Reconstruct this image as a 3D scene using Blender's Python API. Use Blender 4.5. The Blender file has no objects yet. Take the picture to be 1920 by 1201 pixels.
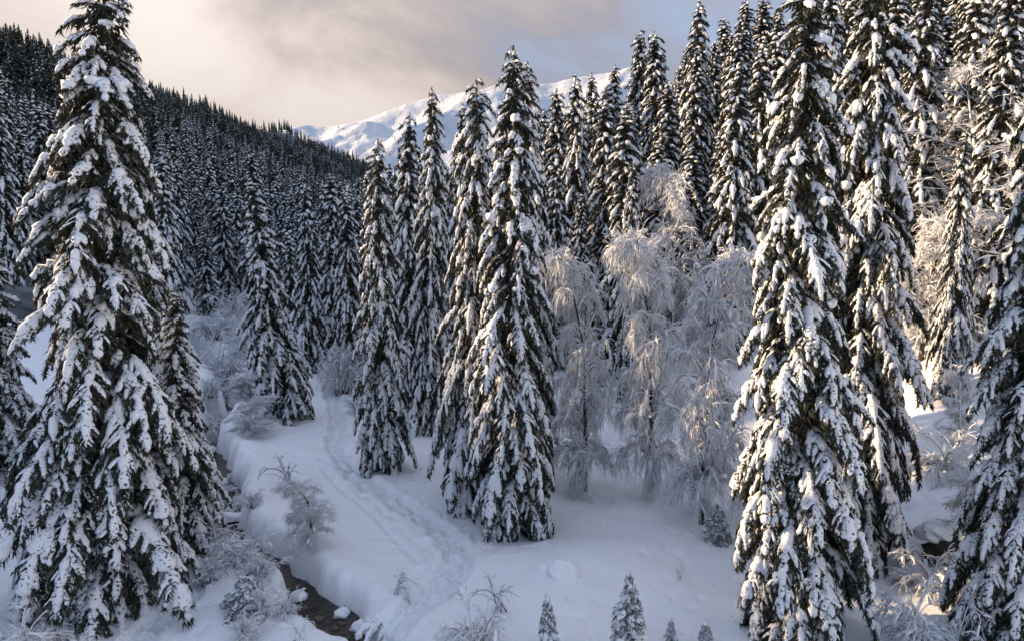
import bpy, math, random
import numpy as np
from mathutils import Vector, Matrix

rnd = random.Random(7)
R = np.random.default_rng(7)
scene = bpy.context.scene
COL = scene.collection

# ------------------------------------------------------------------ camera, sky, sun, exposure
CAM_Z, PITCH, FPX = 22.0, math.radians(6.0), 1371.0
cam_data = bpy.data.cameras.new('camera')
cam_data.sensor_width = 36.0
cam_data.lens = 36.0 * FPX / 1920.0
cam_data.clip_end = 20000.0
cam = bpy.data.objects.new('camera', cam_data)
COL.objects.link(cam)
cam.location = (0, 0, CAM_Z)
cam.rotation_euler = (math.pi / 2 - PITCH, 0, 0)
scene.camera = cam

SUN_AZ, SUN_EL = math.radians(-78.0), math.radians(19.65)
S = Vector((math.sin(SUN_AZ) * math.cos(SUN_EL), math.cos(SUN_AZ) * math.cos(SUN_EL), math.sin(SUN_EL)))
sun_data = bpy.data.lights.new('sun', 'SUN')
sun_data.energy = 5.0
sun_data.angle = math.radians(0.8)
sun_data.color = (1.0, 0.72, 0.44)
sun = bpy.data.objects.new('sun', sun_data)
COL.objects.link(sun)
sun.rotation_euler = (-S).to_track_quat('-Z', 'Y').to_euler()

scene.view_settings.view_transform = 'Standard'
scene.view_settings.look = 'None'
scene.view_settings.exposure = 1.02
scene.view_settings.gamma = 1.0
scene.view_settings.use_curve_mapping = False
scene.cycles.max_bounces = 5
scene.cycles.diffuse_bounces = 3
scene.cycles.use_adaptive_sampling = True
scene.cycles.adaptive_threshold = 0.04
scene.cycles.glossy_bounces = 2


def build_world():
    w = bpy.data.worlds.new('World')
    scene.world = w
    w.use_nodes = True
    nt = w.node_tree
    nt.nodes.clear()
    N, Lk = nt.nodes.new, nt.links.new
    out = N('ShaderNodeOutputWorld')
    bg = N('ShaderNodeBackground'); bg.inputs['Strength'].default_value = 0.12
    sky = N('ShaderNodeTexSky'); sky.sky_type = 'NISHITA'; sky.sun_disc = False
    sky.sun_elevation = SUN_EL; sky.sun_rotation = SUN_AZ % (2 * math.pi)
    sky.altitude = 1200; sky.air_density = 1.0; sky.dust_density = 0.6; sky.ozone_density = 1.6
    tc = N('ShaderNodeTexCoord')
    # flatten the dome so that clouds lie as a sheet
    sep = N('ShaderNodeSeparateXYZ'); Lk(tc.outputs['Generated'], sep.inputs[0])
    zz = N('ShaderNodeMath'); zz.operation = 'MAXIMUM'; Lk(sep.outputs['Z'], zz.inputs[0]); zz.inputs[1].default_value = 0.0
    za = N('ShaderNodeMath'); za.operation = 'ADD'; Lk(zz.outputs[0], za.inputs[0]); za.inputs[1].default_value = 0.22
    dx = N('ShaderNodeMath'); dx.operation = 'DIVIDE'; Lk(sep.outputs['X'], dx.inputs[0]); Lk(za.outputs[0], dx.inputs[1])
    dy = N('ShaderNodeMath'); dy.operation = 'DIVIDE'; Lk(sep.outputs['Y'], dy.inputs[0]); Lk(za.outputs[0], dy.inputs[1])
    cmb = N('ShaderNodeCombineXYZ'); Lk(dx.outputs[0], cmb.inputs[0]); Lk(dy.outputs[0], cmb.inputs[1])
    mp = N('ShaderNodeMapping'); Lk(cmb.outputs[0], mp.inputs[0]); mp.inputs['Scale'].default_value = (1.25, 0.8, 1); mp.inputs['Location'].default_value = (6.3, 2.1, 0)
    mp.inputs['Rotation'].default_value = (0, 0, 0.5)
    nz = N('ShaderNodeTexNoise'); Lk(mp.outputs[0], nz.inputs['Vector']); nz.inputs['Scale'].default_value = 1.0
    nz.inputs['Detail'].default_value = 7; nz.inputs['Roughness'].default_value = 0.56; nz.inputs['Distortion'].default_value = 0.5
    # cover: thick veil, thinner away from the sun
    dot = N('ShaderNodeVectorMath'); dot.operation = 'DOT_PRODUCT'
    Lk(tc.outputs['Generated'], dot.inputs[0]); dot.inputs[1].default_value = (math.sin(math.radians(-42)) * 0.95, math.cos(math.radians(-42)) * 0.95, -0.6)
    cov = N('ShaderNodeMath'); cov.operation = 'MULTIPLY_ADD'; Lk(dot.outputs['Value'], cov.inputs[0]); cov.inputs[1].default_value = 0.55; Lk(nz.outputs['Fac'], cov.inputs[2])
    cr = N('ShaderNodeValToRGB'); Lk(cov.outputs[0], cr.inputs[0])
    cr.color_ramp.elements[0].position = 0.47; cr.color_ramp.elements[1].position = 0.70
    cr.color_ramp.elements[0].color = (0.45, 0.45, 0.45, 1); cr.color_ramp.elements[1].color = (1, 1, 1, 1)
    # light scattered through the veil: warm and bright towards the sun
    g = N('ShaderNodeMath'); g.operation = 'MULTIPLY_ADD'; Lk(nz.outputs['Fac'], g.inputs[0]); g.inputs[1].default_value = 1.2; Lk(dot.outputs['Value'], g.inputs[2])
    gs = N('ShaderNodeMath'); gs.operation = 'MULTIPLY_ADD'; Lk(g.outputs[0], gs.inputs[0]); gs.inputs[1].default_value = 0.87; gs.inputs[2].default_value = -0.32
    gr = N('ShaderNodeValToRGB'); Lk(gs.outputs[0], gr.inputs[0])
    e = gr.color_ramp.elements
    e[0].position = 0.10; e[0].color = (0.205, 0.225, 0.285, 1)
    e[1].position = 1.0; e[1].color = (0.40, 0.36, 0.335, 1)
    for p, c in ((0.34, (0.17, 0.185, 0.235, 1)), (0.52, (0.155, 0.150, 0.172, 1)), (0.66, (0.225, 0.197, 0.19, 1)), (0.78, (0.33, 0.285, 0.262, 1)), (0.90, (0.38, 0.34, 0.315, 1))):
        k = e.new(p); k.color = c
    mulc = N('ShaderNodeMix'); mulc.data_type = 'RGBA'; mulc.blend_type = 'MULTIPLY'; mulc.inputs[0].default_value = 1.0
    ov = N('ShaderNodeMath'); ov.operation = 'MULTIPLY_ADD'; Lk(zz.outputs[0], ov.inputs[0]); ov.inputs[1].default_value = 15.0; ov.inputs[2].default_value = 6.6
    cmo = N('ShaderNodeCombineXYZ')
    for q_ in range(3): Lk(ov.outputs[0], cmo.inputs[q_])
    Lk(gr.outputs[0], mulc.inputs[6]); Lk(cmo.outputs[0], mulc.inputs[7])
    mix = N('ShaderNodeMix'); mix.data_type = 'RGBA'
    Lk(cr.outputs[0], mix.inputs[0]); Lk(sky.outputs[0], mix.inputs[6]); Lk(mulc.outputs[2], mix.inputs[7])
    Lk(mix.outputs[2], bg.inputs['Color']); Lk(bg.outputs[0], out.inputs['Surface'])


build_world()

# ------------------------------------------------------------------ noise and helpers
_TAB = R.random((256, 256))


def vnoise(x, y):
    xi = np.floor(x).astype(int); yi = np.floor(y).astype(int)
    fx = x - xi; fy = y - yi
    fx = fx * fx * (3 - 2 * fx); fy = fy * fy * (3 - 2 * fy)
    a = _TAB[xi & 255, yi & 255]; b = _TAB[(xi + 1) & 255, yi & 255]
    c = _TAB[xi & 255, (yi + 1) & 255]; d = _TAB[(xi + 1) & 255, (yi + 1) & 255]
    return ((a * (1 - fx) + b * fx) * (1 - fy) + (c * (1 - fx) + d * fx) * fy) * 2 - 1


def fbm(x, y, wl, octs=3, gain=0.5, ox=0.0):
    s = 0; a = 1.0
    x = np.asarray(x, float) / wl + ox; y = np.asarray(y, float) / wl + ox * 1.7
    for _ in range(octs):
        s = s + a * vnoise(x, y); x = x * 2.03 + 13.7; y = y * 2.03 + 7.3; a *= gain
    return s


def sstep(a, b, x):
    t = np.clip((x - a) / (b - a), 0, 1)
    return t * t * (3 - 2 * t)


def softplus(x, k):
    return k * np.logaddexp(0, x / k)


def seg_dist(x, y, pts):
    """distance to a polyline, and signed side (positive = right of its direction)"""
    best = np.full(x.shape, 1e9); side = np.zeros(x.shape); along = np.zeros(x.shape); acc = 0.0
    for (x0, y0), (x1, y1) in zip(pts[:-1], pts[1:]):
        vx, vy = x1 - x0, y1 - y0; l2 = vx * vx + vy * vy
        t = np.clip(((x - x0) * vx + (y - y0) * vy) / l2, 0, 1)
        qx = x - (x0 + t * vx); qy = y - (y0 + t * vy)
        d = np.hypot(qx, qy); m = d < best
        best = np.where(m, d, best); side = np.where(m, np.sign(vy * qx - vx * qy), side)
        along = np.where(m, acc + t * math.sqrt(l2), along); acc += math.sqrt(l2)
    return best, side, along


def smooth_poly(pts, n=5):
    p = np.array(pts, float); out = []
    q = np.vstack([2 * p[0] - p[1], p, 2 * p[-1] - p[-2]])
    for i in range(1, len(q) - 2):
        for t in np.linspace(0, 1, n, endpoint=False):
            a, b, c, d = q[i - 1], q[i], q[i + 1], q[i + 2]
            out.append(0.5 * (2 * b + (c - a) * t + (2 * a - 5 * b + 4 * c - d) * t * t + (3 * b - a - 3 * c + d) * t ** 3))
    out.append(p[-1])
    return [tuple(v) for v in out]


CP, SP = math.cos(PITCH), math.sin(PITCH)


def ground_at(px, py, z=0.0):
    """where the sight line through a photo pixel meets height z"""
    a = (px - 960.0) / FPX; b = (600.5 - py) / FPX
    d = np.array([a, CP + b * SP, -SP + b * CP])
    t = (z - CAM_Z) / d[2]
    return float(d[0] * t), float(d[1] * t)


def x_at(px, y, z=10.0):
    return (px - 960.0) / FPX * (y * CP - (z - CAM_Z) * SP)


def z_top(py, y):
    """height of a point at distance y seen at photo row py"""
    b = (600.5 - py) / FPX
    # b = (y*SP + dz*CP) / (y*CP - dz*SP)
    dz = (b * y * CP - y * SP) / (CP + b * SP)
    return CAM_Z + dz


# ------------------------------------------------------------------ terrain
STREAM = smooth_poly([ground_at(*p, z=-0.7) for p in [(800, 1330), (700, 1238), (640, 1192), (585, 1142), (535, 1100), (490, 1058), (450, 1022), (420, 992),
                                                      (432, 950), (432, 918), (405, 888), (398, 860), (402, 832), (432, 800), (440, 778), (400, 742), (372, 715), (330, 700)]])
PATH = smooth_poly([ground_at(*p) for p in [(600, 728), (622, 765), (634, 815), (634, 870), (668, 912), (730, 950), (800, 992), (852, 1038), (852, 1085), (800, 1140), (735, 1195), (650, 1290)]])
PATH2 = smooth_poly([ground_at(*p) for p in [(335, 1052), (362, 1085), (375, 1125), (345, 1165), (285, 1210), (200, 1290)]])
TRAIL = smooth_poly([ground_at(*p) for p in [(608, 905), (640, 940), (680, 972), (715, 1003), (748, 1038), (790, 1075)]])


def hill_left(x, y):
    q = (-x - 48 + 10 * np.sin(y / 70.0)) / 552.0
    hr = 214 + 0.045 * np.clip(y, -200, 3300)
    up = softplus(q - 0.02, 0.035)
    p = np.where(q < 1, up * (1.12 - 0.12 * np.clip(q, 0, 1)), 1.0)
    p = np.where(q > 0.97, np.maximum(1.0 - 0.0 * q, 0), np.minimum(p, 1.0))
    p = p - 0.35 * softplus(q - 1.0, 0.04)
    return hr * np.maximum(p, 0.0)


def slope_right(x, y):
    s = 0.9 * x + 0.44 * y
    z = 0.6 * softplus(s - 45, 5.0)
    cap = 46 + 0.30 * np.maximum(x - 30, 0)
    k = 5.0
    return -softplus(cap - z, k) + cap


def terrain(x, y, detail=True):
    x = np.asarray(x, float); y = np.asarray(y, float)
    zl = hill_left(x, y); zr = slope_right(x, y)
    z = zl + zr * sstep(-140, -20, x)
    rough = sstep(60, 400, -x)
    z = z + rough * (12 * fbm(x, y, 190, 3) + 2.0 * fbm(x, y, 40, 2))
    z = z + sstep(3, 20, zr) * 1.2 * fbm(x, y, 14, 2)
    z = z + 0.35 * fbm(x, y, 9.0, 2, ox=3.0) + 0.10 * fbm(x, y, 2.4, 2, ox=9.0) + 0.022 * fbm(x, y, 0.7, 2, ox=19.0) - 0.16 * sstep(0.50, 0.72, fbm(x, y, 0.9, 1, ox=66.0))
    # mound behind the track, bank of the stream
    z = z + 1.3 * np.exp(-(((x + 28) / 7) ** 2 + ((y - 112) / 12) ** 2))
    z = z + 0.9 * np.exp(-(((x - 5.5) / 6) ** 2 + ((y - 47) / 4) ** 2))
    if detail:
        near = (y > 5) & (y < 190) & (np.abs(x) < 70)
        xs, ys = x[near], y[near]
        if xs.size:
            dz = np.zeros(xs.shape)
            # stream channel
            d, side, al = seg_dist(xs, ys, STREAM)
            d = d + 0.55 * fbm(xs, ys, 2.0, 2, ox=21.0, gain=0.4) + 0.10
            half = 1.35 + 0.35 * vnoise(al / 2.7, al * 0 + 4.2)
            zloc = z[near]
            wid = np.where(side > 0, 1.3, 0.5)
            q = np.clip((half + wid - d) / wid, 0, 1)
            bank = np.exp(-((d - 2.9) / 1.6) ** 2) * np.where(side > 0, 0.18, 0.0)
            ch = np.where(d < half, 1.0, 1 - np.sqrt(np.clip(1 - q * q, 0, 1)))
            ch = np.where(d > half + wid, 0, ch)
            zz = zloc + bank
            zz = zz + 0.42 * np.maximum(fbm(xs, ys, 1.6, 1, ox=40.0), 0) * np.exp(-((d - 2.2) / 1.2) ** 2) * np.where(side > 0, 1, 0.5)
            dz = (zz * (1 - ch) + (-0.92) * ch) - zloc
            # trodden tracks
            for P_, wd, dep in ((PATH, 1.05, 0.36), (PATH2, 0.85, 0.30)):
                d, side, al = seg_dist(xs, ys, P_)
                d = d + 0.25 * fbm(xs, ys, 2.2, 2, ox=2.0)
                m = 1 - sstep(wd * 0.6, wd * 1.25, d)
                ruts = 0.06 * np.cos(d * 5.2)
                dz += (1 - ch) * m * (-dep + ruts + 0.26 * fbm(xs, ys, 0.6, 2, ox=31.0))
                dz += (1 - ch) * 0.07 * np.exp(-((d - wd * 1.35) / 0.25) ** 2)
            # line of single footprints, and slumps beside it
            d, side, al = seg_dist(xs, ys, TRAIL)
            ft = (0.5 + 0.5 * np.cos(al * 2 * math.pi / 0.95)) ** 1.5
            dz -= 0.42 * np.exp(-((d + 0.12 * np.sign(side)) / 0.24) ** 2) * (0.35 + 0.65 * ft)
            dz += 0.10 * np.exp(-((d - 0.5) / 0.22) ** 2)
            slump = np.exp(-((d - 1.9) / 1.1) ** 2) * (side < 0)
            dz += slump * 0.30 * fbm(xs, ys, 1.3, 2, ox=50.0)
            z = z.copy(); z[near] = zloc + dz
    return z


def tz(x, y, detail=True):
    return float(terrain(np.array([x]), np.array([y]), detail)[0])


def mesh_data(name, verts, faces, smooth=True, mat=None, matidx=None, mats=None):
    """faces: (n,3) or (n,4) int array"""
    me = bpy.data.meshes.new(name)
    verts = np.asarray(verts, dtype=np.float32); faces = np.asarray(faces, dtype=np.int32)
    nv, (nf, k) = len(verts), faces.shape
    me.vertices.add(nv); me.vertices.foreach_set('co', verts.ravel())
    me.loops.add(nf * k); me.loops.foreach_set('vertex_index', faces.ravel())
    me.polygons.add(nf); me.polygons.foreach_set('loop_start', np.arange(0, nf * k, k, dtype=np.int32))
    me.update(calc_edges=True)
    me.polygons.foreach_set('use_smooth', np.full(nf, smooth, dtype=bool))
    for m in (mats or ([mat] if mat else [])):
        me.materials.append(m)
    if matidx is not None:
        me.polygons.foreach_set('material_index', np.asarray(matidx, dtype=np.int32))
    return me


def link(name, me, parent=None, loc=None, label=None, cat=None, group=None, kind=None):
    o = bpy.data.objects.new(name, me)
    COL.objects.link(o)
    if parent: o.parent = parent
    if loc is not None: o.location = loc
    if label: o['label'] = label
    if cat: o['category'] = cat
    if group: o['group'] = group
    if kind: o['kind'] = kind
    return o


# ------------------------------------------------------------------ materials
def new_mat(name):
    m = bpy.data.materials.new(name); m.use_nodes = True
    nt = m.node_tree; b = nt.nodes['Principled BSDF']
    return m, nt, b, nt.nodes.new, nt.links.new


def noise_node(nt, scale, detail=3, coord='Object', rough=0.55):
    tc = nt.nodes.new('ShaderNodeTexCoord'); n = nt.nodes.new('ShaderNodeTexNoise')
    nt.links.new(tc.outputs[coord], n.inputs['Vector'])
    n.inputs['Scale'].default_value = scale; n.inputs['Detail'].default_value = detail; n.inputs['Roughness'].default_value = rough
    return n


def ramp(nt, src, stops):
    r = nt.nodes.new('ShaderNodeValToRGB'); nt.links.new(src, r.inputs[0])
    e = r.color_ramp.elements
    e[0].position, e[0].color = stops[0][0], (*stops[0][1], 1)
    e[1].position, e[1].color = stops[-1][0], (*stops[-1][1], 1)
    for p, c in stops[1:-1]:
        k = e.new(p); k.color = (*c, 1)
    return r


def bump(nt, b, src, dist, strength=1.0):
    n = nt.nodes.new('ShaderNodeBump'); n.inputs['Distance'].default_value = dist; n.inputs['Strength'].default_value = strength
    nt.links.new(src, n.inputs['Height']); nt.links.new(n.outputs[0], b.inputs['Normal'])
    return n


def snow_material(name, scale, dist, col=(0.90, 0.91, 0.93), strength=0.7):
    m, nt, b, N, Lk = new_mat(name)
    n = noise_node(nt, scale, 4)
    r = ramp(nt, n.outputs['Fac'], [(0.3, tuple(c * 0.95 for c in col)), (0.7, col)])
    Lk(r.outputs[0], b.inputs['Base Color'])
    b.inputs['Roughness'].default_value = 0.62
    b.inputs['Specular IOR Level'].default_value = 0.25
    bump(nt, b, n.outputs['Fac'], dist, strength)
    return m


M_GROUND = snow_material('fresh_snow', 7.0, 0.07, strength=0.9)
M_TRACK = snow_material('trodden_snow', 4.5, 0.16, (0.86, 0.88, 0.91), 1.0)
M_MIDSNOW = snow_material('heavy_branch_snow', 7.0, 0.05, (0.77, 0.785, 0.82))
def make_tree_snow():
    m, nt, b, N, Lk = new_mat('clinging_snow')
    n1 = noise_node(nt, 6.5, 3, rough=0.6); n2 = noise_node(nt, 0.9, 2)
    s1 = N('ShaderNodeMath'); s1.operation = 'MULTIPLY_ADD'; Lk(n2.outputs['Fac'], s1.inputs[0]); s1.inputs[1].default_value = 0.40; Lk(n1.outputs['Fac'], s1.inputs[2])
    r = ramp(nt, s1.outputs[0], [(0.0, (0.77, 0.785, 0.82)), (0.785, (0.74, 0.755, 0.79)), (0.82, (0.10, 0.11, 0.07)), (0.90, (0.03, 0.036, 0.018))])
    Lk(r.outputs[0], b.inputs['Base Color']); b.inputs['Roughness'].default_value = 0.65; b.inputs['Specular IOR Level'].default_value = 0.2
    bump(nt, b, n1.outputs['Fac'], -0.10, 0.8)
    return m


M_TREESNOW = make_tree_snow()
M_FROST = snow_material('hoar_frost', 9.0, 0.02, (0.78, 0.79, 0.82))


def make_needles():
    m, nt, b, N, Lk = new_mat('spruce_needles')
    n = noise_node(nt, 1.3, 3)
    r = ramp(nt, n.outputs['Fac'], [(0.3, (0.014, 0.019, 0.014)), (0.55, (0.029, 0.033, 0.021)), (0.75, (0.062, 0.050, 0.030))])
    Lk(r.outputs[0], b.inputs['Base Color'])
    b.inputs['Roughness'].default_value = 0.6
    b.inputs['Specular IOR Level'].default_value = 0.3
    return m


def make_bark(name, a, c, scale=6.0):
    m, nt, b, N, Lk = new_mat(name)
    tc = N('ShaderNodeTexCoord'); mp = N('ShaderNodeMapping'); mp.inputs['Scale'].default_value = (3, 3, 0.6)
    n = N('ShaderNodeTexNoise'); Lk(tc.outputs['Object'], mp.inputs[0]); Lk(mp.outputs[0], n.inputs['Vector'])
    n.inputs['Scale'].default_value = scale; n.inputs['Detail'].default_value = 5
    r = ramp(nt, n.outputs['Fac'], [(0.35, a), (0.7, c)])
    Lk(r.outputs[0], b.inputs['Base Color']); b.inputs['Roughness'].default_value = 0.9
    bump(nt, b, n.outputs['Fac'], 0.04)
    return m


def make_rimed():
    m, nt, b, N, Lk = new_mat('rimed_needles')
    n = noise_node(nt, 7.0, 2)
    r = ramp(nt, n.outputs['Fac'], [(0.42, (0.035, 0.042, 0.024)), (0.52, (0.45, 0.47, 0.48)), (0.7, (0.75, 0.77, 0.8))])
    Lk(r.outputs[0], b.inputs['Base Color']); b.inputs['Roughness'].default_value = 0.7
    return m


M_NEEDLE = make_needles()
M_RIMED = make_rimed()
M_BARK = make_bark('spruce_bark', (0.035, 0.026, 0.02), (0.11, 0.085, 0.065))
M_TWIG = make_bark('twig_bark', (0.03, 0.022, 0.018), (0.085, 0.062, 0.05))


def make_water():
    m, nt, b, N, Lk = new_mat('stream_water')
    n = noise_node(nt, 1.6, 5)
    r = ramp(nt, n.outputs['Fac'], [(0.35, (0.010, 0.008, 0.006)), (0.6, (0.045, 0.034, 0.024)), (0.8, (0.09, 0.07, 0.05))])
    Lk(r.outputs[0], b.inputs['Base Color']); b.inputs['Roughness'].default_value = 0.16
    b.inputs['IOR'].default_value = 1.33
    w = noise_node(nt, 4.5, 3); bump(nt, b, w.outputs['Fac'], 0.07, 0.8)
    return m


def make_stone():
    m, nt, b, N, Lk = new_mat('wet_stone')
    n = noise_node(nt, 3.0, 5)
    r = ramp(nt, n.outputs['Fac'], [(0.3, (0.03, 0.025, 0.02)), (0.7, (0.15, 0.12, 0.095))])
    Lk(r.outputs[0], b.inputs['Base Color']); b.inputs['Roughness'].default_value = 0.45
    bump(nt, b, n.outputs['Fac'], 0.05)
    return m


def make_soil():
    m, nt, b, N, Lk = new_mat('dark_soil')
    n = noise_node(nt, 4.0, 5)
    r = ramp(nt, n.outputs['Fac'], [(0.3, (0.018, 0.013, 0.010)), (0.7, (0.06, 0.045, 0.034))])
    Lk(r.outputs[0], b.inputs['Base Color']); b.inputs['Roughness'].default_value = 0.9
    bump(nt, b, n.outputs['Fac'], 0.08)
    return m


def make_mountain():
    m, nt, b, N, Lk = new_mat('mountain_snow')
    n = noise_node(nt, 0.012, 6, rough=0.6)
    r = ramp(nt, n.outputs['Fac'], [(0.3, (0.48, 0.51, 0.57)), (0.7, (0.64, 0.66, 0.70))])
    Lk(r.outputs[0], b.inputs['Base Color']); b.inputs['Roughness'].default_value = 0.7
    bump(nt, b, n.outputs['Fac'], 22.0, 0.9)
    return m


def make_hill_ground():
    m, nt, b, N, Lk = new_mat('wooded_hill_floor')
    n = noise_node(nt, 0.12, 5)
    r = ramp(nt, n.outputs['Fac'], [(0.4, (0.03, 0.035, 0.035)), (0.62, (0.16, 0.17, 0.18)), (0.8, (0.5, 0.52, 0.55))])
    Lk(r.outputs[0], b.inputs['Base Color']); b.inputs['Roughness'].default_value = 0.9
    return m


M_WATER, M_STONE, M_SOIL, M_MOUNT, M_HILL = make_water(), make_stone(), make_soil(), make_mountain(), make_hill_ground()


# ------------------------------------------------------------------ ground, stream, hill, mountain
def grow(a, step, end, ratio):
    out = []; v = a
    sgn = 1 if end > a else -1
    while (end - v) * sgn > 0:
        v += step * sgn; step *= ratio; out.append(v)
    return out


def build_ground():
    xs = np.array(sorted(grow(-31, 0.22, -1700, 1.07) + list(np.arange(-31, 30.01, 0.19)) + grow(30, 0.22, 1200, 1.07)))
    ys = np.array(sorted(grow(36, 0.3, -300, 1.16) + list(np.arange(36, 72, 0.19)) + list(np.arange(72, 120, 0.36)) + grow(120, 0.4, 3600, 1.045)))
    X, Y = np.meshgrid(xs, ys)
    Z = terrain(X.ravel(), Y.ravel()).reshape(X.shape)
    # overhang of the snow lip above the stream
    d, side, al = seg_dist(X, Y, STREAM)
    V = np.stack([X.ravel(), Y.ravel(), Z.ravel()], 1)
    ny, nx = X.shape
    idx = np.arange(nx * ny).reshape(ny, nx)
    Q = np.stack([idx[:-1, :-1], idx[:-1, 1:], idx[1:, 1:], idx[1:, :-1]], -1).reshape(-1, 4)
    cx = V[Q].mean(1)
    dp1, _, _ = seg_dist(cx[:, 0], cx[:, 1], PATH); dp2, _, _ = seg_dist(cx[:, 0], cx[:, 1], PATH2)
    wob = 0.3 * fbm(cx[:, 0], cx[:, 1], 1.5, 2, ox=77.0)
    isp1 = (dp1 + wob < 1.05) & (cx[:, 2] > -0.9); isp2 = (dp2 + wob < 0.85) & (cx[:, 2] > -0.9) & ~isp1
    ishill = (cx[:, 0] < -75 + 12 * np.sin(cx[:, 1] / 40)) | (cx[:, 1] > 420)
    bed = (cx[:, 2] < -0.80) & (np.abs(cx[:, 0]) < 70)

    def sub(name, mask, mat, kind='structure'):
        q = Q[mask]; u, inv = np.unique(q, return_inverse=True)
        me = mesh_data(name, V[u], inv.reshape(-1, 4), True, mat)
        return link(name, me, kind=kind)
    g = ~(isp1 | isp2 | ishill | bed)
    sub('snow_ground', g, M_GROUND)
    sub('trodden_path', isp1, M_TRACK)
    sub('trodden_path', isp2, M_TRACK)
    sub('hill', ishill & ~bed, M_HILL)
    sub('stream_bed', bed & ~ishill, M_SOIL)
    # water strip
    p = np.array(STREAM); t = np.gradient(p, axis=0); t /= np.linalg.norm(t, axis=1)[:, None]
    n = np.stack([-t[:, 1], t[:, 0]], 1)
    rows = []
    for k in np.linspace(-1, 1, 7):
        rows.append(np.concatenate([p + n * 2.3 * k, np.full((len(p), 1), -0.68)], 1))
    rows = np.array(rows); m, L = rows.shape[:2]
    ii = np.arange(m * L).reshape(m, L)
    q = np.stack([ii[:-1, :-1], ii[:-1, 1:], ii[1:, 1:], ii[1:, :-1]], -1).reshape(-1, 4)
    link('stream', mesh_data('stream', rows.reshape(-1, 3), q, True, M_WATER), kind='structure')


def build_mountain():
    prof = [(-900, 60), (545, 238), (600, 236), (660, 226), (715, 212), (765, 193), (810, 181), (860, 179), (900, 171), (935, 160), (1000, 154), (1045, 150), (1080, 140), (1120, 133), (1180, 128), (1215, 136), (1260, 165), (1340, 215), (1500, 260), (2400, 300)]
    prof[0] = (-900, 262)
    Y0 = 4300.0
    px = np.array([p[0] for p in prof]); hz = np.array([z_top(p[1], Y0) for p in prof])
    xs_p = (px - 960) / FPX * (Y0 * CP - (hz - CAM_Z) * SP)
    xs = np.linspace(-2600, 3300, 420); ys = np.linspace(3050, 5200, 150)
    X, Y = np.meshgrid(xs, ys)
    H = np.interp(X, xs_p, hz)
    H = H + 14 * fbm(X, X * 0 + 3, 260, 3)
    f = (Y - 3050) / (Y0 - 3050)
    face = np.where(f < 1, np.clip(f, 0, 1) ** 0.82, 1 - 0.5 * (f - 1))
    Z = -60 + (H + 60) * face
    w = np.sin(np.clip(f, 0, 1) * math.pi) ** 0.7
    u = X * 0.92 - (Y - Y0) * 0.55
    rid = 1 - np.abs(fbm(u, Y * 0.25, 420, 3, ox=4.0))
    Z = Z + w * (165 * (rid - 0.6) + 30 * fbm(X, Y, 130, 4))
    V = np.stack([X, Y, Z], -1).reshape(-1, 3)
    ny, nx = X.shape; idx = np.arange(nx * ny).reshape(ny, nx)
    Q = np.stack([idx[:-1, :-1], idx[:-1, 1:], idx[1:, 1:], idx[1:, :-1]], -1).reshape(-1, 4)
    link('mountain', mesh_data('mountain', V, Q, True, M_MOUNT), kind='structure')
    return X, Y, Z


build_ground()
MX, MY, MZ = build_mountain()


# ------------------------------------------------------------------ spruce generator
def norm(v):
    return v / (np.linalg.norm(v, axis=-1, keepdims=True) + 1e-9)


UP = np.array([0, 0, 1.0])


class Bag:
    def __init__(s): s.v = []; s.f = []; s.n = 0
    def add(s, v, f):
        if len(v): s.v.append(v); s.f.append(f + s.n); s.n += len(v)
    def get(s):
        if not s.v: return np.zeros((0, 3)), np.zeros((0, 3), int)
        return np.concatenate(s.v), np.concatenate(s.f)


def grid_tris(n, m):
    i = np.arange(n * m).reshape(n, m)
    a, b, c, d = i[:-1, :-1].ravel(), i[:-1, 1:].ravel(), i[1:, 1:].ravel(), i[1:, :-1].ravel()
    return np.concatenate([np.stack([a, b, c], 1), np.stack([a, c, d], 1)])


def resample(P, n):
    t = np.linspace(0, len(P) - 1, n); i = np.clip(t.astype(int), 0, len(P) - 2); f = (t - i)[:, None]
    return P[i] * (1 - f) + P[i + 1] * f


def frames(P):
    T = norm(np.gradient(P, axis=0))
    B = np.cross(T, UP); bl = np.linalg.norm(B, axis=1, keepdims=True)
    B = np.where(bl < 0.05, np.array([[0, 1.0, 0]]), B / (bl + 1e-9))
    return T, B, norm(np.cross(B, T))


def pad(P, w, t, rg, step, m=5, lump=0.45, gaps=0.25, round0=True):
    """lumpy snow lying along an axis"""
    L = np.linalg.norm(np.diff(P, axis=0), axis=1).sum()
    n = max(4, int(L / step) + 2)
    Q = resample(P, n); T, B, N = frames(Q)
    u = np.linspace(0, 1, n)
    env = np.sqrt(np.clip(1 - (2 * u - 1) ** 6, 0, 1)) * (1.05 - 0.35 * u)
    k = 1 + lump * (rg.random(n) * 2 - 1)
    k[1:-1] = 0.5 * k[1:-1] + 0.25 * (k[:-2] + k[2:]) + lump * 0.4 * (rg.random(n - 2) - 0.5)
    if gaps > 0 and n > 5:
        g = rg.random(n) < gaps * 0.4
        k = np.where(g, k * 0.35, k)
    W = w * env * k; H = t * env * k
    ph = np.linspace(-1.95, 1.95, m)
    j = 1 + 0.22 * (rg.random((n, m)) - 0.5)
    V = Q[:, None, :] + (np.sin(ph) * W[:, None] * j)[..., None] * B[:, None, :] + ((np.cos(ph) * H[:, None]) * j)[..., None] * N[:, None, :]
    V[..., 2] -= 0.0
    V[0] = Q[0]; V[-1] = Q[-1]
    return V.reshape(-1, 3), grid_tris(n, m)


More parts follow.
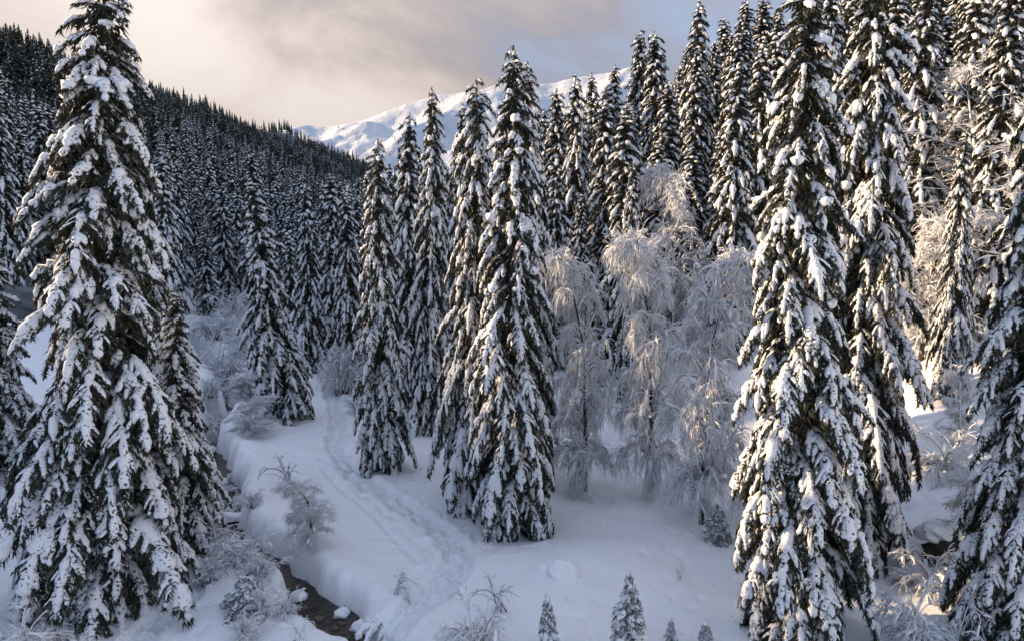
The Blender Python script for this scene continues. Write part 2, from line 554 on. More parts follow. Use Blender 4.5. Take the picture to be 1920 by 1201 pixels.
def spikes(P, T, B, per, ln, wd, rg, down=0.45, spread=0.75, lift=0.0):
    """needle sprays: single pointed faces standing off an axis"""
    n = len(P) * per
    p = np.repeat(P, per, 0) + (rg.random((n, 3)) - 0.5) * 0.06; t = np.repeat(T, per, 0); b = np.repeat(B, per, 0)
    s = rg.uniform(-1, 1, (n, 1)) * spread
    d = norm(t * rg.uniform(0.35, 1.0, (n, 1)) + b * s * 1.5 - UP * (down * rg.uniform(0.1, 1.6, (n, 1)) - lift))
    l = ln * rg.uniform(0.6, 1.3, (n, 1))
    sd = norm(np.cross(d, rg.normal(size=(n, 3)))) * wd * rg.uniform(0.7, 1.4, (n, 1)) * 0.5
    V = np.stack([p - sd, p + sd, p + d * l], 1).reshape(-1, 3)
    return V, np.arange(n * 3).reshape(n, 3)


LOD = {
    0: dict(sec=0.30, ns=0.085, nl=0.27, nw=0.075, per=3, step=0.20, m=5, tip=0.16),
    2: dict(sec=1.3, ns=0.5, nl=0.95, nw=0.40, per=2, step=0.9, m=3, tip=0.4),
    1: dict(sec=0.52, ns=0.17, nl=0.42, nw=0.14, per=3, step=0.36, m=4, tip=0.22),
}


def branch(L, a0, a1, lod, rg, snow=1.0, heavy=0.0):
    """one snow-laden bough along +x: returns (needles, snow, wood) geometry"""
    q = LOD[lod]
    if lod: snow *= 1.12
    nb, sb, wb = Bag(), Bag(), Bag()
    n = max(6, int(L / 0.25))
    u = np.linspace(0, 1, n)
    ang = np.radians(a0 + (a1 - a0) * u ** 0.75)
    yaw = np.cumsum(rg.normal(0, 0.05, n)); yaw -= yaw[0]
    D = np.stack([np.cos(ang) * np.cos(yaw), np.cos(ang) * np.sin(yaw), np.sin(ang)], 1)
    P = np.vstack([[0, 0, 0], np.cumsum(D[:-1] * (L / (n - 1)), 0)])
    T, B, N = frames(P)
    # wood: thin tapered bough
    r = 0.012 + 0.011 * L * (1 - u)
    ring = np.stack([P + N * r[:, None], P - 0.5 * N * r[:, None] + B * r[:, None] * 0.9, P - 0.5 * N * r[:, None] - B * r[:, None] * 0.9, P + N * r[:, None]], 1)
    wb.add(ring.reshape(-1, 3), grid_tris(n, 4))
    # axes: the bough itself and its side shoots
    axes = [(P, 0.0, 1.0)]
    k = 0; pos = 0.22 * L + rg.random() * q['sec']
    while pos < L * 0.97:
        f = pos / L; i = min(int(f * (n - 1)), n - 2)
        p0 = P[i] + (P[i + 1] - P[i]) * (f * (n - 1) - i)
        sgn = 1 if k % 2 else -1
        l2 = float(np.clip(0.38 * L * (1.08 - f) * rg.uniform(0.55, 1.3), q['tip'] * 1.3, 1.35))
        spread = rg.uniform(0.6, 1.15)
        d = norm(T[i] * math.cos(spread) + B[i] * sgn * math.sin(spread) - UP * rg.uniform(0.0, 0.35))
        mseg = 6; g = rg.uniform(0.14, 0.42)
        pts = [p0]
        for _ in range(mseg - 1):
            pts.append(pts[-1] + d * l2 / (mseg - 1)); d = norm(d - UP * g + rg.normal(0, 0.05, 3))
        axes.append((np.array(pts), f, 0.0)); k += 1
        pos += q['sec'] * 0.5 * rg.uniform(0.6, 1.4)
    for A, f, main in axes:
        l = np.linalg.norm(np.diff(A, axis=0), axis=1).sum()
        c = max(2, int(l / q['ns']))
        a2 = resample(A, c); t2, b2, n2 = frames(a2)
        if main:
            a2, t2, b2 = a2[int(c * 0.15):], t2[int(c * 0.15):], b2[int(c * 0.15):]
        nb.add(*spikes(a2, t2, b2, q['per'], q['nl'], q['nw'], rg))
        nb.add(*spikes(a2[::2], t2[::2], b2[::2], 1, q['nl'] * 1.5, q['nw'] * 1.2, rg, down=1.6, spread=0.5))
        if True:
            nb.add(*spikes(a2[::2] + UP * 0.10, t2[::2], b2[::2], 1, q['nl'] * 0.75, q['nw'] * 0.9, rg, down=0.1, lift=0.25))
        # snow
        if main:
            w = (0.085 + 0.022 * L) * snow * (1 + heavy)
            st = int(len(A) * (0.12 if rg.random() < 0.5 else 0.3))
            if len(A) - st > 3:
                sb.add(*pad(A[st:] + UP * 0.03, w, (0.10 + 0.022 * L) * snow * (1 + heavy * 0.8), rg, q['step'], q['m'], lump=0.55, gaps=0.45))
        elif rg.random() < 0.56 * min(1.0, snow + 0.1):
            w = (0.045 + 0.070 * min(l, 1.3)) * snow * (1 + 0.7 * heavy) * rg.uniform(0.65, 1.35) * (1.25 if lod else 1.0)
            sb.add(*pad(A + UP * 0.03, w, w * 0.75, rg, q['step'], q['m'] - 1, lump=0.6, gaps=0.35))
        # frosted shoots among the green ones
        if rg.random() < 0.5:
            sb.add(*spikes(a2[::3] + UP * 0.04, t2[::3], b2[::3], 1, q['nl'] * 0.8, q['nw'] * 1.0, rg, down=0.35))
    # a few thick pillows towards the outer half
    if L > 1.0:
        for _ in range(rg.integers(0, 3) + int(heavy * 2)):
            i = rg.integers(int(n * 0.35), n - 2); j = min(n, i + max(3, int(rg.uniform(0.4, 0.9) / (L / n))))
            if j - i >= 3:
                w = rg.uniform(0.16, 0.30) * snow
                sb.add(*pad(P[i:j] + UP * 0.06 + B[i:j] * rg.uniform(-0.15, 0.15), w, w * rg.uniform(0.7, 1.0), rg, q['step'] * 0.8, q['m'] + 1, lump=0.25, gaps=0))
    return nb.get(), sb.get(), wb.get()


CLASSES = [0.45, 0.8, 1.3, 2.0, 2.9, 4.0, 5.4, 7.0]
_LIB = {}


def library(lod, rg):
    if lod in _LIB: return _LIB[lod]
    lib = []
    for L in CLASSES:
        k = min(L / 4.5, 1.0)
        vs = []
        for v in range(5 if lod == 0 else 4):
            a0 = 14 - 34 * k + rg.uniform(-9, 9); a1 = -52 - 32 * k + rg.uniform(-7, 5)
            vs.append(branch(L, a0, a1, lod, rg, snow=rg.uniform(0.85, 1.2), heavy=(0.45 if v == 0 else 0.0)))
        lib.append(vs)
    _LIB[lod] = lib
    return lib


def rotz(v, a):
    c, s = math.cos(a), math.sin(a)
    return np.stack([v[:, 0] * c - v[:, 1] * s, v[:, 0] * s + v[:, 1] * c, v[:, 2]], 1)


def roty(v, a):  # lifts +x towards +z for positive a
    c, s = math.cos(a), math.sin(a)
    return np.stack([v[:, 0] * c - v[:, 2] * s, v[:, 1], v[:, 0] * s + v[:, 2] * c], 1)


def trunk_geo(H, r0, rg, sides=9, n=24):
    u = np.linspace(0, 1, n); z = u * H
    r = r0 * (1 - u) ** 0.9 + 0.02 + r0 * 0.5 * np.exp(-z / 0.6)
    cx = 0.10 * np.sin(u * 5 + rg.uniform(0, 6)) * u; cy = 0.10 * np.sin(u * 4 + rg.uniform(0, 6)) * u
    a = np.linspace(0, 2 * math.pi, sides + 1)
    V = np.stack([cx[:, None] + r[:, None] * np.cos(a), cy[:, None] + r[:, None] * np.sin(a), np.repeat(z[:, None], sides + 1, 1)], -1)
    V[0, :, 2] = -0.8
    return V.reshape(-1, 3), grid_tris(n, sides + 1)


def spruce(seed, H, Rb, lod, spacing, per, base=0.05, power=0.85, snowfill=1.0, top=0.0):
    rg = np.random.default_rng(seed)
    lib = library(lod, np.random.default_rng(100 + lod))
    nb, sb, wb = Bag(), Bag(), Bag()
    wb.add(*trunk_geo(H, 0.0115 * H, rg))
    z = base * H
    lobes = rg.uniform(0, 6.28, 3)
    while z < H - 0.3:
        t = (z - base * H) / (H * (1 - base))
        r = Rb * (1 - t) ** power * (0.70 + 0.30 * sstep(0.0, 0.20, t)) + 0.15
        k = (per + (1 if t < 0.35 and lod == 0 else 0)) if t < 0.9 else max(3, per - 2)
        a0 = rg.uniform(0, 6.28)
        for j in range(k):
            az = a0 + 2 * math.pi * j / k + rg.normal(0, 0.28)
            f = rg.uniform(0.62, 1.12) * (1 + 0.10 * math.sin(az * 2 + lobes[0] + z * 0.35) + 0.07 * math.sin(az * 3 + lobes[1] - z * 0.6))
            L = max(0.35, r * f * (1.25 + 0.45 * (1 - t)))
            ci = int(np.argmin([abs(math.log(L / c)) for c in CLASSES]))
            br = lib[ci][rg.integers(0, len(lib[ci]))]
            s = L / CLASSES[ci]
            pitch = rg.normal(0, 0.10) + (0.25 * sstep(0.86, 1.0, t)) - 0.16 * (1 - sstep(0.0, 0.45, t))
            flip = -1 if rg.random() < 0.5 else 1
            off = np.array([0, 0, z + rg.uniform(-0.5, 0.5) * spacing])
            for bag, (v, f_) in ((nb, br[0]), (sb, br[1]), (wb, br[2])):
                if len(v) == 0: continue
                w = v * s
                w = w * np.array([1, flip, 1])
                w = rotz(roty(w, pitch), az) + off
                bag.add(w, f_)
        z += spacing * (0.62 + 0.5 * (1 - t)) * rg.uniform(0.8, 1.2)
    # short shaded shoots close to the stem
    ni = int(H * (110 if lod < 2 else 14)); zi = rg.uniform(base * H, H * 0.96, ni); ti = zi / H
    ri = Rb * (1 - ti) ** power * rg.uniform(0.05, 0.5, ni); ai = rg.uniform(0, 6.28, ni)
    pi_ = np.stack([ri * np.cos(ai), ri * np.sin(ai), zi], 1); ti_ = np.stack([np.cos(ai), np.sin(ai), -0.8 + 0 * ai], 1)
    nb.add(*spikes(pi_, norm(ti_), np.stack([-np.sin(ai), np.cos(ai), 0 * ai], 1), 1, 0.62 if H > 8 else 0.2, 0.15 if H > 8 else 0.06, rg, down=0.6))
    # leader and the knobs of snow on it
    lead = np.array([[0, 0, H - 1.4], [0.02, 0, H - 0.7], [0, 0.02, H]])
    Q = resample(lead, 14); T = np.tile(UP, (14, 1)); B = np.tile([1.0, 0, 0], (14, 1))
    for ang in (0, 1.6):
        nb.add(*spikes(Q, T, rotz(B, ang), 3, 0.25, 0.06, rg, down=-0.1, spread=1.0))
    for _ in range(5):
        zz = H - rg.uniform(0.05, 1.6); c = np.array([rg.normal(0, 0.10), rg.normal(0, 0.10), zz])
        d = norm(rg.normal(size=3) * np.array([1, 1, 0.3])); ax = np.array([c - d * 0.2, c, c + d * 0.22])
        sb.add(*pad(resample(ax, 5), rg.uniform(0.14, 0.24), rg.uniform(0.14, 0.24), rg, 0.1, 6, gaps=0))
    out = {}
    for nm, bag, mat, sm in (('crown', nb, M_NEEDLE if H > 8 else M_RIMED, False), ('snow', sb, M_TREESNOW if lod == 0 else M_MIDSNOW, True), ('trunk', wb, M_BARK, True)):
        v, f = bag.get()
        # the whole crown sways a little off its axis
        v = v.copy()
        v[:, 0] += 0.22 * np.sin(v[:, 2] * 0.21 + lobes[2]) * np.clip(v[:, 2] / H, 0, 1)
        out[nm] = mesh_data('spruce_' + nm, v, f, sm, mat)
    return out, H, sum(len(m.polygons) for m in out.values())


NEAR = [spruce(11, 35, 5.2, 0, 0.86, 5, power=0.44), spruce(12, 34, 4.7, 0, 0.88, 5, power=0.60), spruce(13, 36, 4.9, 0, 0.92, 5, base=0.04, power=0.52)]
MID = [spruce(21, 30, 4.0, 1, 0.80, 5, power=0.55), spruce(22, 30, 3.3, 1, 0.80, 5, power=0.5), spruce(23, 30, 3.6, 1, 0.82, 5, base=0.08, power=0.66), spruce(24, 30, 4.4, 1, 0.84, 5, power=0.58)]
FAR = [spruce(25, 26, 3.6, 2, 0.9, 5, power=0.65), spruce(26, 26, 3.1, 2, 0.95, 4, power=0.6)]
SAPLING = [spruce(31, 4.0, 0.85, 0, 0.30, 4, base=0.03, power=0.75), spruce(32, 3.0, 0.75, 0, 0.26, 4, base=0.03, power=0.9)]
RB = {id(v): r for v, r in zip(NEAR + MID + FAR, (5.2, 4.7, 4.9, 4.0, 3.3, 3.6, 4.4, 3.6, 3.1))}
print('TRIS', [v[2] for v in NEAR + MID + FAR + SAPLING])


def put(name, variant, loc, rot, sx, sz, label, cat, group=None, lean=(0, 0)):
    parts, H0 = variant[0], variant[1]
    e = bpy.data.objects.new(name, None)
    COL.objects.link(e)
    e.empty_display_size = 0.5
    e.location = loc
    e.rotation_mode = 'XYZ'
    e.rotation_euler = (lean[1], lean[0], rot)
    e.scale = (sx, sx, sz)
    e['label'] = label; e['category'] = cat
    if group: e['group'] = group
    for nm, me in parts.items():
        o = bpy.data.objects.new(nm, me); COL.objects.link(o); o.parent = e
    return e


TREES = []   # (x, y, radius) of what is already standing


def spruce_at(px, top, y, width, variant, label, group=None, lean=(0, 0), rot=None, zref=None):
    """px: photo column of the trunk, top: photo row of its tip, y: distance, width: metres across at the base"""
    zt = z_top(top, y)
    x = x_at(px, y, 10.0)
    z0 = tz(x, y)
    h = zt - z0
    sz = h / variant[1]
    rb = RB[id(variant)]
    sx = width / (2 * rb * 1.02)
    TREES.append((x, y, width * 0.5))
    return put('spruce_tree', variant, (x, y, z0), rot if rot is not None else rnd.uniform(0, 6.28), sx, sz, label, 'spruce tree', group, lean)


# ---- the trees one can tell apart
N0, N1, N2 = NEAR
A, B_, C_, D_ = MID
HERO = [
    (182, -48, 40.5, 12.8, N0, 'tall broad spruce with heavy snow, nearest tree on the left of the stream'),
    (338, 545, 47, 6.4, N1, 'shorter snowy spruce half hidden behind the broad spruce left of the stream'),
    (285, 415, 54, 7.5, N2, 'spruce mostly hidden behind the right flank of the broad left spruce'),
    (-15, 395, 56, 9.0, N2, 'shaded spruce cut off by the left edge of the photo'),
    (536, 335, 82, 9.2, N1, 'snowy spruce standing alone on the mound between stream and trodden path'),
    (579, 343, 104, 6.2, A, 'slim snowy spruce just right of the lone spruce on the mound'),
    (630, 325, 112, 7.0, B_, 'dark slim spruce behind the path, left of the spruce beside the path bend'),
    (655, 358, 100, 7.0, D_, 'bushy snowy spruce directly left of the spruce beside the path bend'),
    (714, 262, 66, 7.6, N2, 'snow-covered spruce beside the bend of the trodden path'),
    (772, 214, 92, 8.0, A, 'spruce with a thin tip between the path-bend spruce and the taller one behind'),
    (815, 165, 80, 8.0, N1, 'tall pointed spruce behind the path-bend spruce'),
    (868, 195, 120, 7.9, C_, 'dark narrow spruce tip showing before the white mountain'),
    (893, 152, 58, 8.4, N0, 'tall spruce pressed against the left side of the tall middle spruce'),
    (962, 88, 52.5, 9.6, N1, 'tallest spruce in the middle, its bare trunk foot showing in the snow'),
    (992, 118, 66, 8.0, N2, 'spruce right behind the tallest middle spruce, tip leaning out on its right'),
    (1040, 168, 118, 9.2, B_, 'dark spruce behind, first right of the two tall middle spruces'),
    (1076, 142, 112, 9.8, D_, 'warm-lit spruce in the second row between middle spruces and slope'),
    (1105, 138, 150, 9.2, A, 'distant spruce tip against the mountain crest, left one of a pair'),
    (1146, 122, 150, 9.2, C_, 'distant dark spruce tip against the mountain crest, right one of a pair'),
    (1130, 185, 104, 9.3, A, 'pale snow-loaded spruce below the mountain crest'),
    (1168, 208, 92, 8.3, B_, 'rounded white spruce standing behind the frosted arching tree'),
    (1192, 58, 150, 10.4, D_, 'tall spruce with a sharp dark tip, left of a pair on the slope'),
    (1219, 60, 138, 11.0, A, 'tall snow-striped spruce, right of a pair on the slope'),
    (1242, 152, 112, 7.9, B_, 'narrow snowy spruce in front of the tall skyline pair'),
    (1180, 304, 84, 5.2, N2, 'small heaped-white spruce above the snow arch of the bent tree'),
    (1087, 362, 98, 5.0, C_, 'small shaded spruce before the gap of open snow'),
    (1296, 4, 128, 11.0, D_, 'very tall broad spruce on the skyline of the slope'),
    (1344, 34, 152, 11.0, C_, 'slender spruce on the skyline before the blue patch of sky'),
    (1380, 2, 150, 11.0, A, 'left of two spruces whose tips touch the top of the photo'),
    (1411, -2, 158, 11.0, B_, 'right of two spruces whose tips touch the top of the photo'),
    (1411, 80, 96, 9.8, D_, 'spruce with a thick round snow cap left of the huge near spruce'),
    (1506, -62, 38.5, 10.2, N2, 'huge near spruce with sunlit snow on its left boughs'),
    (1606, -70, 47, 10.5, N0, 'huge spruce close behind and right of the nearest sunlit one'),
    (1778, 246, 61, 4.6, N1, 'small shaded spruce standing alone before bare trees on the right'),
    (1932, -60, 37, 9.2, N2, 'dark spruce cut off by the right edge of the photo'),
    (1700, -40, 74, 8.5, A, 'dense spruce behind the huge pair, left of the large bare tree'),
    (1790, -70, 86, 9.5, D_, 'brown-lit spruce rising behind the large bare tree'),
    (1880, -60, 70, 8.5, C_, 'dark spruce behind the large bare tree near the top right corner'),
    (1530, -50, 92, 9.0, A, 'spruce tip showing between the tops of the two huge near spruces'),
    (1440, 20, 118, 8.0, C_, 'spruce half hidden behind the left shoulder of the huge sunlit spruce'),
    (1350, 235, 98, 7.5, B_, 'slim spruce behind the large frosted tree, left of the huge sunlit spruce'),
    (300, 330, 150, 7.0, A, 'blue-shaded spruce just right of the broad near spruce, across the valley'),
    (342, 300, 165, 9.0, D_, 'broad blue-shaded spruce across the valley, second right of the near spruce'),
    (425, 342, 155, 8.0, C_, 'tall blue-shaded spruce across the valley left of the lone mound spruce'),
    (390, 420, 140, 6.5, B_, 'lower blue-shaded spruce between two taller ones across the valley'),
    (545, 405, 130, 6.5, C_, 'shaded spruce peeping out right of the lone mound spruce'),
]
for i, (px, top, y, w, v, lab) in enumerate(HERO):
    lean = (0, 0)
    if 'standing alone on the mound' in lab: lean = (-0.13, 0)
    if lab.startswith('tall broad spruce'): lean = (0.045, 0)
    if lab.startswith('huge near spruce'): lean = (-0.03, 0)
    spruce_at(px, top, y, w, v, lab, None, lean, rot=0.0 if lean != (0, 0) else None)


# ------------------------------------------------------------------ forest on the slopes
def proj(x, y, z):
    dep = y * CP - (z - CAM_Z) * SP
    return 960 + FPX * x / dep, 600.5 - FPX * (y * SP + (z - CAM_Z) * CP) / dep


SKYLINE = [(-400, -40), (0, 62), (100, 90), (250, 135), (300, 160), (400, 205), (500, 250), (545, 262), (620, 275), (700, 300), (760, 262), (830, 235), (900, 215), (950, 200), (1040, 205), (1100, 178),
           (1150, 160), (1200, 128), (1250, 112), (1300, 75), (1350, 70), (1400, 50), (1450, 0), (1480, -200), (2600, -400)]
SKX, SKY_ = [p[0] for p in SKYLINE], [p[1] for p in SKYLINE]


def scatter(x0, x1, y0, y1, spacing, rg, ok):
    pts = []; cell = {}
    n = int((x1 - x0) * (y1 - y0) / spacing ** 2 * 3)
    X = rg.uniform(x0, x1, n); Y = rg.uniform(y0, y1, n)
    keep = ok(X, Y); X, Y = X[keep], Y[keep]
    for x, y in zip(X, Y):
        k = (int(x // spacing), int(y // spacing)); bad = False
        for i in (-1, 0, 1):
            for j in (-1, 0, 1):
                for (a, b) in cell.get((k[0] + i, k[1] + j), ()):
                    if (a - x) ** 2 + (b - y) ** 2 < spacing ** 2: bad = True
        if not bad:
            cell.setdefault(k, []).append((x, y)); pts.append((x, y))
    return pts


def free(x, y, m):
    return all((x - a) ** 2 + (y - b) ** 2 > (r * 0.75 + m) ** 2 for a, b, r in TREES)


RIGHT_ZONES = [(930, 'snowy spruce in the back rows left of the tallest middle spruce'), (1080, 'snowy spruce in the back rows just right of the tallest middle spruce'),
               (1190, 'snow-striped spruce in the back rows right under the mountain crest'), (1330, 'snow-laden spruce in the stand above the sunlit frosted tree'),
               (1470, 'spruce crowded behind the left side of the huge sunlit spruce'), (1660, 'spruce glimpsed in the gaps of the two huge near spruces'),
               (1790, 'spruce crowded between the huge near pair and the large bare tree'), (9999, 'spruce crowded behind the large bare tree at the upper right')]
LEFT_ZONES = [(60, 'blue-shaded spruce at the foot of the left-hand hill near the left edge'), (270, 'blue-shaded spruce seen through or beside the broad near spruce'),
              (380, 'blue-shaded spruce at the hill foot just right of the broad near spruce'), (470, 'blue-shaded spruce at the hill foot above the frosted thicket'),
              (590, 'blue-shaded spruce at the hill foot behind the lone mound spruce'), (9999, 'blue-shaded spruce at the hill foot left of the path-bend spruce')]


def zone(px, zones):
    lab = next(t for lim, t in zones if px < lim)
    return lab, 'spruce tree', lab.replace('spruce', 'spruces', 1)


rgf = np.random.default_rng(55)
# right slope
cand = scatter(-14, 230, 62, 300, 5.4, rgf, lambda X, Y: ((Y > 84) | ((X / Y > 0.50) & (0.9 * X + 0.44 * Y > 63) & (Y > 66))) & (X / Y < 0.74) & (X / Y > -0.09) & ((0.9 * X + 0.44 * Y > 50) | (Y > 125)) & (X < 20 + 0.75 * Y))
cand.sort(key=lambda p: p[1])
right_n = 0
for x, y in cand:
    if not free(x, y, 2.2): continue
    z0 = tz(x, y)
    h = float(rgf.uniform(20, 33))
    px, ptop = proj(x, y, z0 + h)
    lim = np.interp(px, SKX, SKY_)
    if ptop < lim:
        h *= 1 - (lim - ptop) / max(60.0, FPX * h / y)
        if h < 15: continue
    bx, by = proj(x, y, z0)
    if 1085 < px < 1345 and y < 100: continue      # open snow behind the frosted trees
    if right_n >= 150: break
    v = MID[int(rgf.integers(0, 4))]
    put('spruce_tree', v, (x, y, z0), float(rgf.uniform(0, 6.28)), float(rgf.uniform(0.95, 1.25)), h / 30.0,
        *zone(px, RIGHT_ZONES))
    TREES.append((x, y, 3.0)); right_n += 1

# left hillside: nearest ones singly
cand = scatter(-330, -6, 118, 520, 7.4, rgf, lambda X, Y: (X / Y > -0.80) & (X / Y < -0.12) & ((Y > 150) | (X < -55)) & ((X < -18 - 0.05 * Y)))
cand.sort(key=lambda p: math.hypot(p[0], p[1]))
left_single, left_rest = [], []
for x, y in cand:
    if not free(x, y, 2.0): continue
    (left_single if len(left_single) < 105 else left_rest).append((x, y))
ZL = terrain(np.array([p[0] for p in left_single]), np.array([p[1] for p in left_single]))
for (x, y), z0 in zip(left_single, ZL):
    h = float(rgf.uniform(22, 34))
    px, ptop = proj(x, y, z0 + h)
    lim = np.interp(px, SKX, SKY_) + 12
    if ptop < lim: h = max(12.0, h * (1 - (lim - ptop) / max(60.0, FPX * h / y)))
    near = math.hypot(x, y) < 330
    v = MID[int(rgf.integers(0, 4))] if near else FAR[int(rgf.integers(0, 2))]
    put('spruce_tree', v, (x, y, float(z0)), float(rgf.uniform(0, 6.28)), float(rgf.uniform(0.95, 1.35)), h / v[1],
        *zone(px, LEFT_ZONES))


def far_tree(seed, snowy):
    """small tree for the wood far up the hill: tiers of ragged boughs"""
    rg = np.random.default_rng(seed)
    V, F, M = [], [], []
    H = 20.0; n = 0
    for t in np.linspace(0.06, 0.97, 22):
        r = 3.5 * (1 - t) ** 0.75 + 0.2; z = t * H
        k = 6
        for j in range(k):
            a = rg.uniform(0, 6.28); rr = r * rg.uniform(0.6, 1.2); w = 0.42 * rr + 0.12
            d = np.array([math.cos(a), math.sin(a), 0]); b = np.array([-d[1], d[0], 0])
            tip = d * rr + UP * (z - 0.75 * rr); c = UP * (z + 0.3)
            V += [c, tip + b * w * 0.2 - UP * 0.4, d * rr * 0.6 + b * w + UP * (z - 0.6 * rr), d * rr * 0.6 - b * w + UP * (z - 0.6 * rr)]
            F += [[n, n + 2, n + 1], [n, n + 1, n + 3]]; M += [0, 0]; n += 4
            if rg.random() < snowy:
                o = UP * 0.16
                V += [c * 1.0 + o, tip * 0.9 + c * 0.1 + o, d * rr * 0.55 + b * w * 0.55 + UP * (z - 0.5 * rr) + o, d * rr * 0.55 - b * w * 0.55 + UP * (z - 0.5 * rr) + o]
                F += [[n, n + 2, n + 1], [n, n + 1, n + 3]]; M += [1, 1]; n += 4
    return mesh_data('far_spruce', np.array(V), np.array(F), False, mats=[M_NEEDLE, M_MIDSNOW], matidx=M)


def instance_stuff(name, pts, src_meshes, label, smin, smax, seed, sizes=None):
    """points mesh + geometry nodes that set one tree on each point"""
    o = link(name, mesh_data(name, pts, np.zeros((0, 3), int), False), label=label, cat='forest', kind='stuff')
    ng = bpy.data.node_groups.new(name + '_nodes', 'GeometryNodeTree')
    ng.interface.new_socket('Geometry', in_out='INPUT', socket_type='NodeSocketGeometry')
    ng.interface.new_socket('Geometry', in_out='OUTPUT', socket_type='NodeSocketGeometry')
    N, Lk = ng.nodes.new, ng.links.new
    gi, go = N('NodeGroupInput'), N('NodeGroupOutput')
    ip = N('GeometryNodeInstanceOnPoints'); Lk(gi.outputs[0], ip.inputs['Points'])
    g2 = N('GeometryNodeGeometryToInstance')
    for k, me in enumerate(src_meshes):
        so = bpy.data.objects.new('far_spruce_source', me)
        oi = N('GeometryNodeObjectInfo'); oi.inputs['Object'].default_value = so; oi.inputs['As Instance'].default_value = True
        Lk(oi.outputs['Geometry'], g2.inputs[0])
    Lk(g2.outputs[0], ip.inputs['Instance']); ip.inputs['Pick Instance'].default_value = True
    ri = N('FunctionNodeRandomValue'); ri.data_type = 'INT'; ri.inputs['Max'].default_value = len(src_meshes) - 1; ri.inputs['Seed'].default_value = seed
    for so_ in ri.outputs:
        if so_.enabled and so_.type == 'INT': Lk(so_, ip.inputs['Instance Index'])
    rr = N('FunctionNodeRandomValue'); rr.data_type = 'FLOAT'; rr.inputs[2].default_value = 0; rr.inputs[3].default_value = 6.28; rr.inputs['Seed'].default_value = seed + 1
    cx = N('ShaderNodeCombineXYZ'); Lk(rr.outputs[1], cx.inputs[2]); Lk(cx.outputs[0], ip.inputs['Rotation'])
    rs = N('FunctionNodeRandomValue'); rs.data_type = 'FLOAT'; rs.inputs[2].default_value = smin; rs.inputs[3].default_value = smax; rs.inputs['Seed'].default_value = seed + 2
    Lk(rs.outputs[1], ip.inputs['Scale'])
    Lk(ip.outputs[0], go.inputs[0])
    m = o.modifiers.new('trees', 'NODES'); m.node_group = ng
    return o


# the wood higher up reads as one mass
pts = list(left_rest)
pts += scatter(-720, -40, 480, 1000, 8.2, rgf, lambda X, Y: (X / Y > -0.86) & (X / Y < -0.08) & (X < -45))
pts += scatter(-720, -330, 60, 520, 8.0, rgf, lambda X, Y: (X / Y > -2.6))
pts += scatter(-720, -60, 1000, 1900, 11.0, rgf, lambda X, Y: (X / Y > -0.80) & (X / Y < -0.06))
pts += scatter(-720, -250, 1900, 3300, 15.0, rgf, lambda X, Y: (X / Y < -0.08))
P = np.array(pts)
cl = fbm(P[:, 0], P[:, 1], 55, 2, ox=88.0)
P = P[(cl > -0.42) | (np.hypot(P[:, 0], P[:, 1]) < 260)]; ZP = terrain(P[:, 0], P[:, 1])
P = np.column_stack([P, ZP])
low = (ZP < 95 + 30 * fbm(P[:, 0], P[:, 1], 60, 2)) & (rgf.random(len(P)) < 0.8)
instance_stuff('forest', P[low], [far_tree(61, 0.75), far_tree(62, 0.6), far_tree(63, 0.9)], 'snowy spruce wood covering the lower part of the left-hand hill', 0.5, 1.5, 3)
instance_stuff('forest', P[~low], [far_tree(64, 0.22), far_tree(65, 0.1), far_tree(66, 0.3)], 'dark spruce wood reaching up to the ridge of the left-hand hill', 0.5, 1.45, 9)
# scattered trees low on the white mountain
ij = [(i, j) for i in range(8, 75) for j in range(60, 330)]
rnd.shuffle(ij)
mp = []
for i, j in ij:
    if rnd.random() < 0.16 * max(0.0, 1 - (i - 8) / 45.0) + 0.006 and vnoise(np.array([i / 7.0]), np.array([j / 9.0]))[0] > -0.1:
        mp.append((MX[i, j] + rnd.uniform(-7, 7), MY[i, j] + rnd.uniform(-7, 7), MZ[i, j] - 1.0))
instance_stuff('forest', np.array(mp), [far_tree(67, 0.15), far_tree(68, 0.2)], 'sparse dark trees dotted low on the white mountain', 0.6, 1.1, 15)


# ------------------------------------------------------------------ frosted leafless trees and shrubs
def shoots(P0, D0, L, k, grav, jit, rg):
    n = len(P0); P = np.zeros((n, k, 3)); P[:, 0] = P0; d = norm(D0); st = (L / (k - 1))[:, None]
    for i in range(1, k):
        P[:, i] = P[:, i - 1] + d * st
        d = norm(d - UP * grav[:, None] + rg.normal(0, jit, (n, 3)))
    return P


def tubes(P, r, sides=3, lift=0.0):
    n, k, _ = P.shape
    T = norm(np.gradient(P, axis=1)); ref = np.where(np.abs(T[..., 2:3]) > 0.93, np.array([1.0, 0, 0]), UP)
    B = norm(np.cross(T, ref)); N_ = np.cross(B, T)
    N_ = np.where(N_[..., 2:3] < 0, -N_, N_)
    a = np.arange(sides) * 2 * math.pi / sides + math.pi / 2
    C = P + N_ * (r * lift)[..., None]
    V = C[:, :, None, :] + r[:, :, None, None] * (np.cos(a)[None, None, :, None] * B[:, :, None, :] + np.sin(a)[None, None, :, None] * N_[:, :, None, :])
    idx = np.arange(n * k * sides).reshape(n, k, sides)
    i0, i1 = idx[:, :-1], idx[:, 1:]
    j0, j1 = np.roll(i0, -1, 2), np.roll(i1, -1, 2)
    F = np.concatenate([np.stack([i0, j0, j1], -1).reshape(-1, 3), np.stack([i0, j1, i1], -1).reshape(-1, 3)])
    return V.reshape(-1, 3), F


